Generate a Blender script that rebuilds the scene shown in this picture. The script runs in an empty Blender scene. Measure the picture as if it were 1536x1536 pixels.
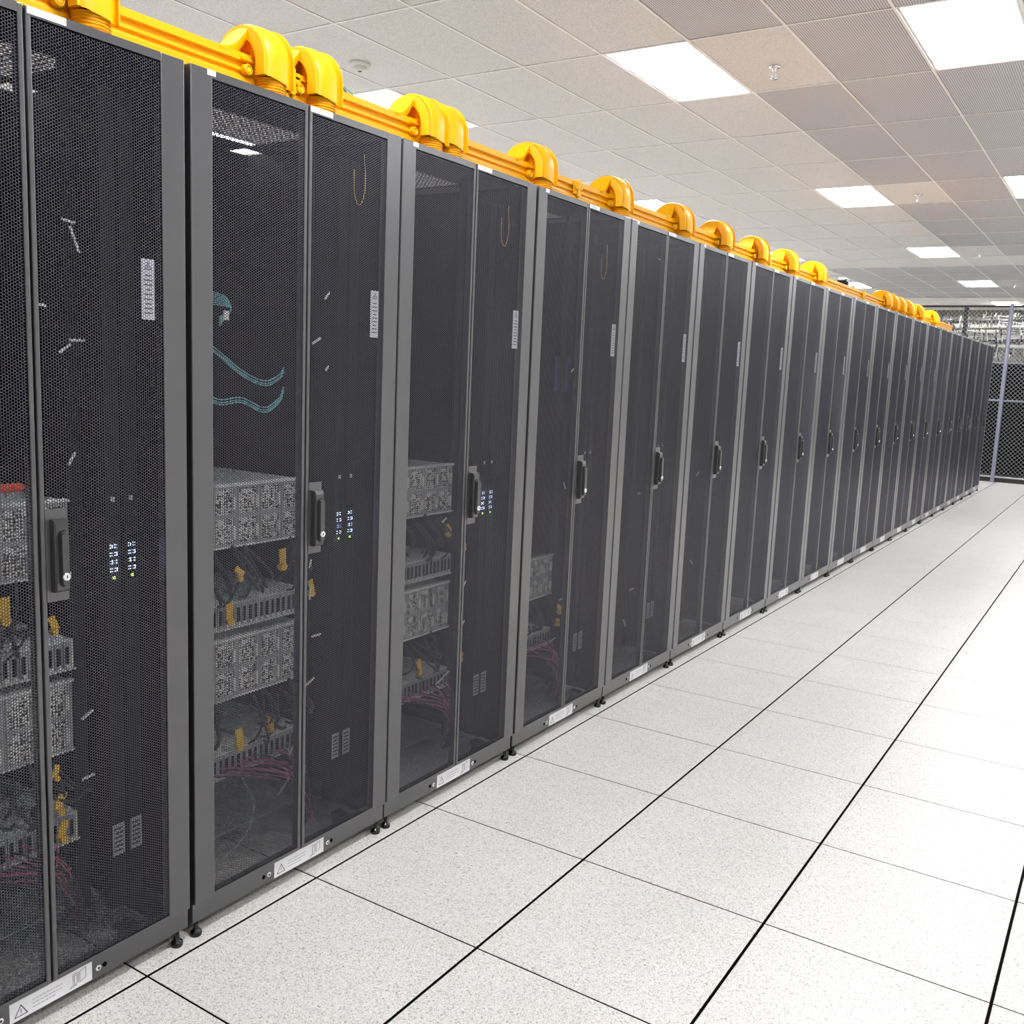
import bpy, bmesh, math, random
from mathutils import Vector, Matrix
random.seed(7)
S = bpy.context.scene
COL = S.collection
PI = math.pi

# ------------------------------------------------------------ camera, world, exposure
cam_d = bpy.data.cameras.new('camera')
cam = bpy.data.objects.new('camera', cam_d)
COL.objects.link(cam)
cam.location = (1.9754, -1.4269, 1.5831)
cam.rotation_euler = (1.4249, -0.0423, 0.5777)
cam_d.sensor_width = 36.0
cam_d.lens = 36.0 * 1437.5 / 1536.0
cam_d.clip_start = 0.02
cam_d.clip_end = 100
S.camera = cam
S.view_settings.view_transform = 'Standard'
S.view_settings.look = 'None'
S.view_settings.gamma = 1
S.view_settings.use_curve_mapping = False
S.view_settings.exposure = 1.1
LIGHT = 15.3
world = bpy.data.worlds.new('world')
S.world = world
world.use_nodes = True
world.node_tree.nodes['Background'].inputs[0].default_value = (0.8, 0.85, 0.9, 1)
world.node_tree.nodes['Background'].inputs[1].default_value = 0.05

# ------------------------------------------------------------ materials
def srgb(r, g, b):
    f = lambda c: (c/255/12.92) if c/255 <= 0.04045 else ((c/255+0.055)/1.055)**2.4
    return (f(r), f(g), f(b), 1)

def mat(name, rgb, rough=0.5, metal=0.0, spec=0.5, coat=0.0, emit=None, estr=0.0):
    m = bpy.data.materials.new(name)
    m.use_nodes = True
    b = m.node_tree.nodes['Principled BSDF']
    b.inputs['Base Color'].default_value = srgb(*rgb)
    b.inputs['Roughness'].default_value = rough
    b.inputs['Metallic'].default_value = metal
    b.inputs['Specular IOR Level'].default_value = spec
    b.inputs['Coat Weight'].default_value = coat
    if emit:
        b.inputs['Emission Color'].default_value = srgb(*emit)
        b.inputs['Emission Strength'].default_value = estr
    return m

def nodes(m):
    nt = m.node_tree
    return nt, nt.nodes['Principled BSDF'], nt.links

def ramp(nt, stops):
    r = nt.nodes.new('ShaderNodeValToRGB')
    e = r.color_ramp.elements
    while len(e) < len(stops):
        e.new(0.5)
    for i, (p, c) in enumerate(stops):
        e[i].position = p
        e[i].color = c
    return r

def pos_scaled(nt, sx, sy, sz):
    g = nt.nodes.new('ShaderNodeNewGeometry')
    mp = nt.nodes.new('ShaderNodeMapping')
    mp.inputs['Scale'].default_value = (sx, sy, sz)
    nt.links.new(g.outputs['Position'], mp.inputs['Vector'])
    return mp

M = {}
PR = 0.42
# painted steel of the cabinets, faint orange peel and handling marks
m = mat('cabinet_paint', (71, 71, 73), 0.3, 0.5, 0.8, coat=1.0)
nt, b, L = nodes(m)
mp = pos_scaled(nt, 1, 1, 1)
n = nt.nodes.new('ShaderNodeTexNoise'); n.inputs['Scale'].default_value = 3; n.inputs['Detail'].default_value = 2
L.new(mp.outputs[0], n.inputs['Vector'])
b.inputs['Coat IOR'].default_value = 1.65
b.inputs['Coat Roughness'].default_value = 0.32
r = ramp(nt, [(0.3, (PR-0.02, PR-0.02, PR-0.02, 1)), (0.75, (PR+0.02, PR+0.02, PR+0.02, 1))])
L.new(n.outputs['Fac'], r.inputs[0]); L.new(r.outputs[0], b.inputs['Roughness'])
M['paint'] = m
M['mesh'] = mat('perforated_paint', (50, 50, 61), 0.36, 0.0, 0.8)
M['dark'] = mat('interior_black', (9, 9, 12), 0.6, 0, 0.25)
M['black'] = mat('black_plastic', (17, 17, 18), 0.3, 0, 0.5)
M['blackg'] = mat('glossy_black', (8, 8, 9), 0.12, 0, 0.6)
M['gap'] = mat('joint_black', (6, 6, 6), 0.8, 0, 0.1)
M['grip'] = mat('handle_grey', (48, 48, 50), 0.3, 0.1, 0.6, coat=1.0)
M['chrome'] = mat('chrome', (235, 235, 238), 0.2, 0.85)
M['white'] = mat('label_white', (240, 240, 242), 0.45)
M['ink'] = mat('label_ink', (60, 60, 66), 0.6)
M['inkl'] = mat('label_ink_light', (170, 170, 176), 0.6)
M['greylab'] = mat('grey_label', (190, 190, 198), 0.5)
M['steel'] = mat('galvanised_steel', (248, 248, 244), 0.42, 0.0, 0.8)
M['steel_d'] = mat('grey_steel', (176, 178, 178), 0.42, 0.1)
M['ytag'] = mat('yellow_tag', (255, 206, 40), 0.45)
M['wtag'] = mat('white_tag', (236, 236, 238), 0.5)
M['red'] = mat('orange_red', (232, 70, 38), 0.4)
M['teal'] = mat('teal_jacket', (110, 186, 190), 0.4)
M['pink'] = mat('pink_jacket', (196, 112, 132), 0.45)
M['ycable'] = mat('yellow_jacket', (196, 170, 80), 0.45)
M['blue'] = mat('blue_plastic', (48, 84, 150), 0.4)
M['oldcable'] = mat('olive_jacket', (112, 108, 92), 0.5)
M['cableb'] = mat('black_jacket', (26, 26, 30), 0.4)
M['led'] = mat('led', (200, 214, 255), 0.4, emit=(186, 206, 255), estr=1.6)
M['ledg'] = mat('led_green', (190, 240, 120), 0.4, emit=(190, 240, 110), estr=1.2)
M['post'] = mat('fence_post', (138, 137, 156), 0.45, 0.35)
M['wire'] = mat('fence_wire', (190, 190, 192), 0.45, 0.5)
M['rail_d'] = mat('dark_rail', (40, 40, 42), 0.5)
M['lightframe'] = mat('light_frame', (235, 235, 232), 0.5)
M['detector'] = mat('detector_white', (232, 230, 226), 0.45)
M['wall'] = mat('wall_paint', (232, 231, 228), 0.7)
M['farwall'] = mat('far_wall_paint', (104, 104, 96), 0.8)
M['grid'] = mat('ceiling_grid_paint', (253, 250, 246), 0.45)
M['ladder'] = mat('cable_ladder_zinc', (210, 208, 198), 0.4, 0.3)

# yellow moulded plastic
m = mat('raceway_yellow', (252, 182, 2), 0.38, 0, 0.4)
nt, b, L = nodes(m)
b.inputs['Subsurface Weight'].default_value = 0.0
M['yellow'] = m
M['yellow_m'] = mat('flare_yellow', (252, 182, 2), 0.65, 0, 0.15)

# diffuser
M['diff'] = mat('light_diffuser', (255, 255, 255), 0.5, emit=(250, 252, 255), estr=LIGHT)

# floor tile: off-white laminate with small curly grey and tan flecks
m = mat('floor_laminate', (232, 229, 224), 0.33, 0, 0.35)
nt, b, L = nodes(m)
mp = pos_scaled(nt, 1, 1, 1)
w = nt.nodes.new('ShaderNodeTexNoise'); w.inputs['Scale'].default_value = 170; w.inputs['Detail'].default_value = 3; w.inputs['Roughness'].default_value = 0.7; w.inputs['Distortion'].default_value = 1.6
L.new(mp.outputs[0], w.inputs['Vector'])
r1 = ramp(nt, [(0.38, srgb(158, 153, 148)), (0.47, srgb(238, 235, 231)), (1.0, srgb(240, 237, 233))])
L.new(w.outputs['Fac'], r1.inputs[0])
v = nt.nodes.new('ShaderNodeTexNoise'); v.inputs['Scale'].default_value = 260; v.inputs['Detail'].default_value = 2; v.inputs['Distortion'].default_value = 2.2
mp2 = pos_scaled(nt, 1, 1.4, 1)
mp2.inputs['Location'].default_value = (3.1, 7.7, 0)
L.new(mp2.outputs[0], v.inputs['Vector'])
r2 = ramp(nt, [(0.36, srgb(150, 148, 148)), (0.42, (1, 1, 1, 1)), (1.0, (1, 1, 1, 1))])
L.new(v.outputs['Fac'], r2.inputs[0])
mx = nt.nodes.new('ShaderNodeMixRGB'); mx.blend_type = 'MULTIPLY'; mx.inputs[0].default_value = 0.9
L.new(r1.outputs[0], mx.inputs[1]); L.new(r2.outputs[0], mx.inputs[2])
bg = nt.nodes.new('ShaderNodeTexNoise'); bg.inputs['Scale'].default_value = 2.2; bg.inputs['Detail'].default_value = 3
L.new(mp.outputs[0], bg.inputs['Vector'])
r3 = ramp(nt, [(0.3, (0.94, 0.94, 0.935, 1)), (0.7, (1, 1, 1, 1))])
L.new(bg.outputs['Fac'], r3.inputs[0])
mx2 = nt.nodes.new('ShaderNodeMixRGB'); mx2.blend_type = 'MULTIPLY'; mx2.inputs[0].default_value = 1
L.new(mx.outputs[0], mx2.inputs[1]); L.new(r3.outputs[0], mx2.inputs[2])
L.new(mx2.outputs[0], b.inputs['Base Color'])
M['floor'] = m

# acoustic ceiling panel
m = mat('acoustic_panel', (222, 217, 210), 0.85, 0, 0.2)
nt, b, L = nodes(m)
mp = pos_scaled(nt, 1, 1, 1)
n = nt.nodes.new('ShaderNodeTexNoise'); n.inputs['Scale'].default_value = 110; n.inputs['Detail'].default_value = 4; n.inputs['Roughness'].default_value = 0.75
L.new(mp.outputs[0], n.inputs['Vector'])
r = ramp(nt, [(0.33, srgb(200, 197, 193)), (0.5, srgb(233, 230, 227)), (0.7, srgb(242, 240, 237))])
L.new(n.outputs['Fac'], r.inputs[0]); L.new(r.outputs[0], b.inputs['Base Color'])
M['acoustic'] = m

# perforated return-air panel: fine rows of slots running along the aisle
m = mat('slotted_panel', (200, 196, 198), 0.6, 0, 0.3)
nt, b, L = nodes(m)
mp = pos_scaled(nt, 1, 1, 1)
sp = nt.nodes.new('ShaderNodeSeparateXYZ'); L.new(mp.outputs[0], sp.inputs[0])
def stripe(axis, period, duty):
    a = nt.nodes.new('ShaderNodeMath'); a.operation = 'MULTIPLY'; a.inputs[1].default_value = 1.0/period
    L.new(sp.outputs[axis], a.inputs[0])
    f = nt.nodes.new('ShaderNodeMath'); f.operation = 'FRACT'; L.new(a.outputs[0], f.inputs[0])
    g = nt.nodes.new('ShaderNodeMath'); g.operation = 'LESS_THAN'; g.inputs[1].default_value = duty
    L.new(f.outputs[0], g.inputs[0])
    return g
sx = stripe(0, 0.0145, 0.42); sy = stripe(1, 0.03, 0.8)
an = nt.nodes.new('ShaderNodeMath'); an.operation = 'MULTIPLY'
L.new(sx.outputs[0], an.inputs[0]); L.new(sy.outputs[0], an.inputs[1])
mc = nt.nodes.new('ShaderNodeMixRGB'); mc.inputs[1].default_value = srgb(220, 217, 219); mc.inputs[2].default_value = srgb(150, 147, 151)
L.new(an.outputs[0], mc.inputs[0]); L.new(mc.outputs[0], b.inputs['Base Color'])
M['slotted'] = m

# module grille: punched metal, too fine to pick apart
m = mat('punched_metal', (150, 150, 148), 0.4, 0.1)
nt, b, L = nodes(m)
mp = pos_scaled(nt, 1, 1, 1)
v = nt.nodes.new('ShaderNodeTexVoronoi'); v.inputs['Scale'].default_value = 120; v.inputs['Randomness'].default_value = 0.35
L.new(mp.outputs[0], v.inputs['Vector'])
r = ramp(nt, [(0.46, (0.004, 0.004, 0.005, 1)), (0.55, srgb(238, 238, 232))])
L.new(v.outputs['Distance'], r.inputs[0]); L.new(r.outputs[0], b.inputs['Base Color'])
M['punched'] = m

# ------------------------------------------------------------ mesh helpers
class MB:
    def __init__(s):
        s.v = []; s.f = []; s.mi = []; s.sm = []; s.mats = []
    def m(s, key):
        if key not in s.mats: s.mats.append(key)
        return s.mats.index(key)
    def add(s, vs, fs, key, smooth=False):
        o = len(s.v); k = s.m(key)
        s.v += [tuple(p) for p in vs]
        for f in fs:
            s.f.append(tuple(i+o for i in f)); s.mi.append(k); s.sm.append(smooth)
    def box(s, a, b, key):
        x0, y0, z0 = a; x1, y1, z1 = b
        vs = [(x0,y0,z0),(x1,y0,z0),(x1,y1,z0),(x0,y1,z0),(x0,y0,z1),(x1,y0,z1),(x1,y1,z1),(x0,y1,z1)]
        s.add(vs, [(0,3,2,1),(4,5,6,7),(0,1,5,4),(1,2,6,5),(2,3,7,6),(3,0,4,7)], key)
    def bbox(s, a, b, key, r=0.004, seg=2):
        bm = bmesh.new()
        bmesh.ops.create_cube(bm, size=1)
        for q in bm.verts:
            q.co = Vector([a[i] + (q.co[i]+0.5)*(b[i]-a[i]) for i in range(3)])
        bmesh.ops.bevel(bm, geom=list(bm.edges), offset=r, segments=seg, affect='EDGES', profile=0.5)
        bm.verts.index_update()
        s.add([q.co.copy() for q in bm.verts], [[q.index for q in f.verts] for f in bm.faces], key)
        bm.free()
    def obox(s, c, ax, ay, az, key):
        c = Vector(c); vs = []
        for k in (-1, 1):
            for i, j in ((-1,-1),(1,-1),(1,1),(-1,1)):
                vs.append(c + Vector(ax)*i + Vector(ay)*j + Vector(az)*k)
        s.add(vs, [(0,3,2,1),(4,5,6,7),(0,1,5,4),(1,2,6,5),(2,3,7,6),(3,0,4,7)], key)
    def tube(s, pts, r, key, n=8, caps=True):
        pts = [Vector(p) for p in pts]
        if not hasattr(r, '__len__'): r = [r]*len(pts)
        vs = []; fs = []; up = None
        for i, p in enumerate(pts):
            t = (pts[min(i+1, len(pts)-1)] - pts[max(i-1, 0)]).normalized()
            if up is None:
                up = Vector((0,0,1)) if abs(t.z) < 0.9 else Vector((1,0,0))
            a = t.cross(up)
            if a.length < 1e-5: a = t.cross(Vector((0,1,0)))
            a.normalize(); bb = a.cross(t).normalized(); up = bb
            for j in range(n):
                th = 2*PI*j/n
                vs.append(p + a*math.cos(th)*r[i] + bb*math.sin(th)*r[i])
        for i in range(len(pts)-1):
            for j in range(n):
                k = (j+1) % n
                fs.append((i*n+j, i*n+k, (i+1)*n+k, (i+1)*n+j))
        s.add(vs, fs, key, True)
        if caps:
            s.add(vs[:n], [tuple(range(n))[::-1]], key); s.add(vs[-n:], [tuple(range(n))], key)
    def lathe(s, c, prof, key, n=20, axis='z'):
        vs = []; fs = []
        for (r, h) in prof:
            for j in range(n):
                th = 2*PI*j/n; ca, sa = math.cos(th)*r, math.sin(th)*r
                if axis == 'z': p = (c[0]+ca, c[1]+sa, c[2]+h)
                elif axis == 'x': p = (c[0]+h, c[1]+ca, c[2]+sa)
                else: p = (c[0]+ca, c[1]+h, c[2]+sa)
                vs.append(p)
        for i in range(len(prof)-1):
            for j in range(n):
                k = (j+1) % n
                fs.append((i*n+j, i*n+k, (i+1)*n+k, (i+1)*n+j))
        s.add(vs, fs, key, True)
        s.add(vs[:n], [tuple(range(n))], key); s.add(vs[-n:], [tuple(range(n))], key)
    def extrude_xz(s, prof, y0, y1, key, smooth=False):
        n = len(prof)
        vs = [(x, y0, z) for x, z in prof] + [(x, y1, z) for x, z in prof]
        s.add(vs, [(i, (i+1) % n, n+(i+1) % n, n+i) for i in range(n)], key, smooth)
        s.add(vs[:n], [tuple(range(n))[::-1]], key); s.add(vs[n:], [tuple(range(n))], key)
    def mesh(s, name):
        me = bpy.data.meshes.new(name)
        me.from_pydata(s.v, [], s.f)
        for k in s.mats: me.materials.append(M[k])
        me.polygons.foreach_set('material_index', s.mi)
        me.polygons.foreach_set('use_smooth', s.sm)
        bm = bmesh.new(); bm.from_mesh(me)
        bmesh.ops.recalc_face_normals(bm, faces=bm.faces)
        bm.to_mesh(me); bm.free()
        me.update()
        return me
    def build(s, name, parent=None, loc=(0,0,0), **kw):
        return link(name, s.mesh(name), parent, loc, **kw)

def link(name, me, parent=None, loc=(0,0,0), **kw):
    o = bpy.data.objects.new(name, me)
    COL.objects.link(o)
    o.location = loc
    if parent is not None: o.parent = parent
    for k, val in kw.items(): o[k] = val
    return o

def empty(name, loc, label, cat, group=None):
    o = bpy.data.objects.new(name, None)
    COL.objects.link(o)
    o.location = loc
    o.empty_display_size = 0.1
    o['label'] = label; o['category'] = cat
    if group: o['group'] = group
    return o

def text_faces(mb, txt, size, fn, key):
    cu = bpy.data.curves.new('t', 'FONT'); cu.body = txt; cu.size = size; cu.resolution_u = 2
    o = bpy.data.objects.new('t', cu); COL.objects.link(o)
    dg = bpy.context.evaluated_depsgraph_get()
    me = o.evaluated_get(dg).to_mesh()
    vs = [fn(q.co.x, q.co.y) for q in me.vertices]
    fs = [tuple(p.vertices) for p in me.polygons]
    mb.add(vs, fs, key)
    o.evaluated_get(dg).to_mesh_clear()
    bpy.data.objects.remove(o); bpy.data.curves.remove(cu)

ORD = ['first', 'second', 'third', 'fourth', 'fifth', 'sixth', 'seventh', 'eighth', 'ninth', 'tenth', 'eleventh', 'twelfth',
       'thirteenth', 'fourteenth', 'fifteenth', 'sixteenth', 'seventeenth', 'eighteenth', 'nineteenth', 'twentieth']

# ------------------------------------------------------------ setting: floor
X0, X1, Y0, Y1, ZC = -7.95, 5.46, -5.2, 26.4, 3.6645
mb = MB(); mb.box((X0, Y0, -0.06), (X1, Y1, -0.012), 'gap')
floor = mb.build('floor', kind='structure')
T = 0.61
mb = MB()
g1, g2, bv = 0.0042, 0.0026, 0.0014
mb.add([(g1,g2,-0.012),(T-g1,g2,-0.012),(T-g1,T-g2,-0.012),(g1,T-g2,-0.012),
        (g1,g2,-bv),(T-g1,g2,-bv),(T-g1,T-g2,-bv),(g1,T-g2,-bv),
        (g1+bv,g2+bv,0),(T-g1-bv,g2+bv,0),(T-g1-bv,T-g2-bv,0),(g1+bv,T-g2-bv,0)],
       [(0,1,5,4),(1,2,6,5),(2,3,7,6),(3,0,4,7)], 'gap')
o = len(mb.v)-12
mb.add(mb.v[4:12], [(0,1,5,4),(1,2,6,5),(2,3,7,6),(3,0,4,7),(4,5,6,7)], 'floor')
tile_me = mb.mesh('floor_tile')
rest = MB()
for i in range(-13, 9):
    for j in range(-9, 43):
        x, y = i*T, j*T
        if -1 <= i <= 3 and -2 <= j <= 28:
            link('floor_tile', tile_me, floor, (x, y, 0))
        elif Y0 < y and y+T < Y1+0.3:
            rest.add([(x+g1,y+g2,-0.01),(x+T-g1,y+g2,-0.01),(x+T-g1,y+T-g2,-0.01),(x+g1,y+T-g2,-0.01),
                      (x+g1,y+g2,0),(x+T-g1,y+g2,0),(x+T-g1,y+T-g2,0),(x+g1,y+T-g2,0)],
                     [(4,5,6,7),(0,1,5,4),(1,2,6,5),(2,3,7,6),(3,0,4,7)], 'floor')
rest.build('outer_floor_tiles', floor, kind='stuff')

# ------------------------------------------------------------ setting: walls
for nm, a, b_ in (('wall_left', (X0-0.1, Y0, 0), (X0, Y1, ZC+0.1)), ('wall_right', (X1, Y0, 0), (X1+0.1, Y1, ZC+0.1)),
                  ('wall_back', (X0-0.1, Y0-0.1, 0), (X1+0.1, Y0, ZC+0.1)), ('wall_front', (X0-0.1, Y1, 0), (X1+0.1, Y1+0.1, ZC+0.1))):
    mb = MB(); mb.box(a, b_, 'farwall' if nm == 'wall_front' else 'wall'); mb.build(nm, kind='structure')

# ------------------------------------------------------------ setting: ceiling
CX, CY, PX, PY = -1.2444, 4.4278, 0.61, 1.22
mb = MB(); mb.box((X0, Y0, ZC+0.03), (X1, Y1, ZC+0.12), 'wall')
ceiling = mb.build('ceiling', kind='structure')
LIGHTS = [(c, r) for c in (-8, -4, 0, 3, 7) for r in (-4, 0, 4, 8, 12, 16)]
def panel_mesh(key):
    q = MB()
    e = 0.007
    q.box((e, e, 0.002), (PX-e, PY-e, 0.018), key)
    return q.mesh('ceiling_panel')
pan = {k: panel_mesh(k) for k in ('acoustic', 'slotted')}
def kind_of(c, r):
    if r >= 15: return 'acoustic'
    if r >= 10: return 'slotted' if c >= -3 else 'acoustic'
    if r == 9: return 'acoustic'
    if c >= 1:
        if c == 1 and r in (0, 4, 8): return 'acoustic'
        return 'slotted'
    return 'acoustic'
rest = MB()
for c in range(-11, 11):
    for r in range(-8, 18):
        if (c, r) in LIGHTS: continue
        x, y = CX+c*PX, CY+r*PY
        if y < Y0-0.6 or y > Y1: continue
        k = kind_of(c, r)
        if -6 <= c <= 4 and -3 <= r <= 17:
            link('ceiling_panel', pan[k], ceiling, (x, y, ZC))
        else:
            e = 0.007
            rest.box((x+e, max(y+e, Y0), ZC+0.002), (x+PX-e, min(y+PY-e, Y1), ZC+0.018), k)
rest.build('outer_ceiling_panels', ceiling, kind='stuff')
mb = MB()
mb.box((-0.0085, Y0, -0.003), (0.0075, Y1, 0.0), 'grid'); mb.box((-0.003, Y0, 0.0), (0.003, Y1, 0.03), 'grid')
run_me = mb.mesh('grid_runner')
for c in range(-11, 12):
    if X0 < CX+c*PX < X1: link('grid_runner', run_me, ceiling, (CX+c*PX, 0, ZC))
mb = MB()
mb.box((X0, -0.0085, -0.003), (X1, 0.0075, 0.0), 'grid'); mb.box((X0, -0.003, 0.0), (X1, 0.003, 0.03), 'grid')
cross_me = mb.mesh('grid_cross_bar')
for r in range(-7, 19):
    if Y0 < CY+r*PY < Y1: link('grid_cross_bar', cross_me, ceiling, (0, CY+r*PY, ZC))

# ceiling lights
lf = MB(); e = 0.007; w = 0.018
lf.box((e, e, 0.0), (PX-e, e+w, 0.012), 'lightframe'); lf.box((e, PY-e-w, 0.0), (PX-e, PY-e, 0.012), 'lightframe')
lf.box((e, e+w, 0.0), (e+w, PY-e-w, 0.012), 'lightframe'); lf.box((PX-e-w, e+w, 0.0), (PX-e, PY-e-w, 0.012), 'lightframe')
lf_me = lf.mesh('light_frame')
ld = MB(); ld.box((e+w, e+w, 0.003), (PX-e-w, PY-e-w, 0.009), 'diff'); ld_me = ld.mesh('diffuser')
colname = {-8: 'far left column behind the racks', -4: 'column beyond the yellow raceway', 0: 'column above the aisle edge', 3: 'column along the right side', 7: 'column outside the right edge'}
for c, r in LIGHTS:
    i = r//4
    if c in (-4, 0, 3) and i >= 0:
        lab = 'white rectangular ceiling light panel, %s nearest in the %s' % (ORD[i] if i else 'the one', colname[c])
    else:
        lab = 'white rectangular ceiling light panel out of view, %s, row %s' % (colname[c], ORD[i+1])
    t = empty('ceiling_light', (CX+c*PX, CY+r*PY, ZC), lab, 'ceiling light', 'recessed ceiling lights')
    link('light_frame', lf_me, t); link('diffuser', ld_me, t)

# sprinklers and smoke detectors
mb = MB()
mb.lathe((0,0,0), [(0.001,0),(0.042,-0.001),(0.044,-0.006),(0.03,-0.012),(0.014,-0.014),(0.013,-0.03),(0.008,-0.032)], 'chrome', 20)
esc_me = mb.mesh('escutcheon')
mb = MB()
mb.tube([(0,0,-0.03),(0.012,0,-0.045),(0.012,0,-0.062),(0,0,-0.075)], 0.003, 'chrome', 6)
mb.tube([(0,0,-0.03),(-0.012,0,-0.045),(-0.012,0,-0.062),(0,0,-0.075)], 0.003, 'chrome', 6)
mb.tube([(0,0,-0.03),(0,0,-0.072)], 0.004, 'chrome', 8)
yoke_me = mb.mesh('sprinkler_yoke')
mb = MB(); mb.lathe((0,0,-0.078), [(0.004,0.004),(0.026,0.002),(0.027,-0.001),(0.004,-0.002)], 'chrome', 16)
defl_me = mb.mesh('deflector')
for i, (x, y) in enumerate(((-0.318, 5.14), (-0.292, 9.98), (-0.298, 14.89), (-0.3, 19.7))):
    t = empty('fire_sprinkler', (x, y, ZC), 'chrome pendent fire sprinkler, %s from the camera, in its plain ceiling panel' % ORD[i], 'sprinkler', 'ceiling sprinklers')
    link('escutcheon', esc_me, t); link('sprinkler_yoke', yoke_me, t); link('deflector', defl_me, t)
mb = MB(); mb.lathe((0,0,0), [(0.075,0.0),(0.075,-0.012),(0.068,-0.018),(0.05,-0.024)], 'detector', 28)
db_me = mb.mesh('detector_base')
mb = MB(); mb.lathe((0,0,-0.02), [(0.05,0.0),(0.048,-0.02),(0.036,-0.032),(0.02,-0.036),(0.018,-0.034)], 'detector', 28); mb.lathe((0,0,-0.052), [(0.016,0),(0.014,-0.003)], 'ink', 14)
dc_me = mb.mesh('sensor_dome')
for x, y, lab in ((-2.856, 3.876, 'white round smoke detector above the nearest raceway elbows'), (-3.35, 13.9, 'small distant white smoke detector above the middle of the raceway')):
    t = empty('smoke_detector', (x, y, ZC), lab, 'smoke detector', 'smoke detectors')
    link('detector_base', db_me, t); link('sensor_dome', dc_me, t)

# ------------------------------------------------------------ rack cabinets
W = 0.8075
YG = -0.6381
FX = -0.035            # door front plane
ZT = 2.287             # door top
# perforated sheet: real hexagonal holes on a hexagonal lattice, shared by all doors
def perforated(w, z0, z1, p=0.007):
    cw = p*math.sqrt(3)/2
    nc = int(w/cw); nr = int((z1-z0)/p)
    R = (p-0.0015)/2/math.cos(PI/6)
    t = 0.0010
    ring = [(math.cos(k*PI/3)*R, math.sin(k*PI/3)*R) for k in range(6)]
    vs = []; fs = []
    def idx(c, r, k): return ((c*nr)+r)*6+k
    for c in range(nc):
        for r in range(nr):
            y = (c+0.5)*cw; z = z0+(r+0.5)*p+(p/2 if c % 2 else 0)
            for a, b2 in ring: vs.append((0.0, y+a, z+b2))
    N = len(vs)
    for (x, y, z) in list(vs): vs.append((-t, y, z))
    for c in range(nc):
        for r in range(nr):
            for k in range(6):
                k2 = (k+1) % 6
                fs.append((idx(c,r,k), idx(c,r,k2), idx(c,r,k2)+N, idx(c,r,k)+N))
            # top neighbour
            if r+1 < nr:
                fs.append((idx(c,r,1), idx(c,r+1,5), idx(c,r+1,4), idx(c,r,2)))
            up = r if c % 2 == 0 else r+1       # neighbour up-right
            dn = r-1 if c % 2 == 0 else r       # neighbour down-right
            if c+1 < nc and 0 <= up < nr:
                fs.append((idx(c,r,0), idx(c+1,up,4), idx(c+1,up,3), idx(c,r,1)))
                if r+1 < nr:
                    fs.append((idx(c,r,1), idx(c+1,up,3), idx(c,r+1,5)))
            if c+1 < nc and 0 <= dn < nr:
                fs.append((idx(c,r,5), idx(c+1,dn,3), idx(c+1,dn,2), idx(c,r,0)))
                if 0 <= up < nr:
                    fs.append((idx(c,r,0), idx(c+1,dn,2), idx(c+1,up,4)))
    me = bpy.data.meshes.new('perforated_sheet')
    me.from_pydata(vs, [], fs)
    me.materials.append(M['mesh'])
    me.update()
    return me, nc*cw
sheet_me, sheet_w = perforated(0.318, 0.1075, 2.268)

def door_mesh(y0, y1, sl, sr):
    q = MB()
    xb = FX-0.026; zb = 0.096; r = 0.003
    q.bbox((xb, y0, zb), (FX, y0+sl, ZT), 'paint', r)
    q.bbox((xb, y1-sr, zb), (FX, y1, ZT), 'paint', r)
    q.box((xb, y0+sl-0.001, ZT-0.020), (FX-0.0004, y1-sr+0.001, ZT-0.0005), 'paint')
    q.box((xb, y0+sl-0.001, zb+0.0005), (FX-0.0004, y1-sr+0.001, zb+0.0115), 'paint')
    return q.mesh('door')
LD = (0.006, 0.4015); RD = (0.4065, 0.8015)
sl = 0.395-sheet_w-0.0125
ldoor_me = door_mesh(LD[0], LD[1], sl, 0.0125)
rdoor_me = door_mesh(RD[0], RD[1], 0.0125, sl)

# handle
def capsule(q, y0, y1, z0, z1, x0, x1, key, n=10):
    r = (y1-y0)/2; cy = (y0+y1)/2
    out = [(cy+r*math.cos(a), z1-r+r*math.sin(a)) for a in [PI*i/n for i in range(n+1)]]
    out += [(cy+r*math.cos(a), z0+r+r*math.sin(a)) for a in [PI+PI*i/n for i in range(n+1)]]
    m_ = len(out)
    vs = [(x0, y, z) for y, z in out] + [(x1-0.003, y, z) for y, z in out] + [(x1, cy+(y-cy)*0.8, (z0+z1)/2+(z-(z0+z1)/2)*0.975) for y, z in out]
    q.add(vs, [(i, (i+1) % m_, m_+(i+1) % m_, m_+i) for i in range(m_)] + [(m_+i, m_+(i+1) % m_, 2*m_+(i+1) % m_, 2*m_+i) for i in range(m_)], key, True)
    q.add(vs[2*m_:], [tuple(range(m_))], key)
q = MB()
ya, yb, za, zb_ = 0.4280, 0.4640, 1.045, 1.212
vs = []
for x, e1 in ((FX-0.001, 0.0), (FX+0.016, 0.0005), (FX+0.020, 0.003)):
    vs += [(x, ya+e1, za+e1*2), (x, yb-e1, za+e1*2), (x, yb-e1, zb_-e1*4), (x, ya+e1, zb_-e1*4)]
fs = []
for k in (0, 1):
    for i in range(4): fs.append((4*k+i, 4*k+(i+1) % 4, 4*k+4+(i+1) % 4, 4*k+4+i))
fs.append((8, 9, 10, 11))
q.add(vs, fs, 'grip')
capsule(q, 0.4345, 0.4585, 1.056, 1.190, FX+0.0195, FX+0.0215, 'blackg')
capsule(q, 0.4365, 0.4565, 1.060, 1.186, FX+0.021, FX+0.032, 'grip')
handle_me = q.mesh('handle')
q = MB()
q.lathe((FX+0.030, 0.4465, 1.083), [(0.0092, 0), (0.0092, 0.004), (0.0075, 0.0052), (0.0072, 0.0047)], 'chrome', 20, 'x')
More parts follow.
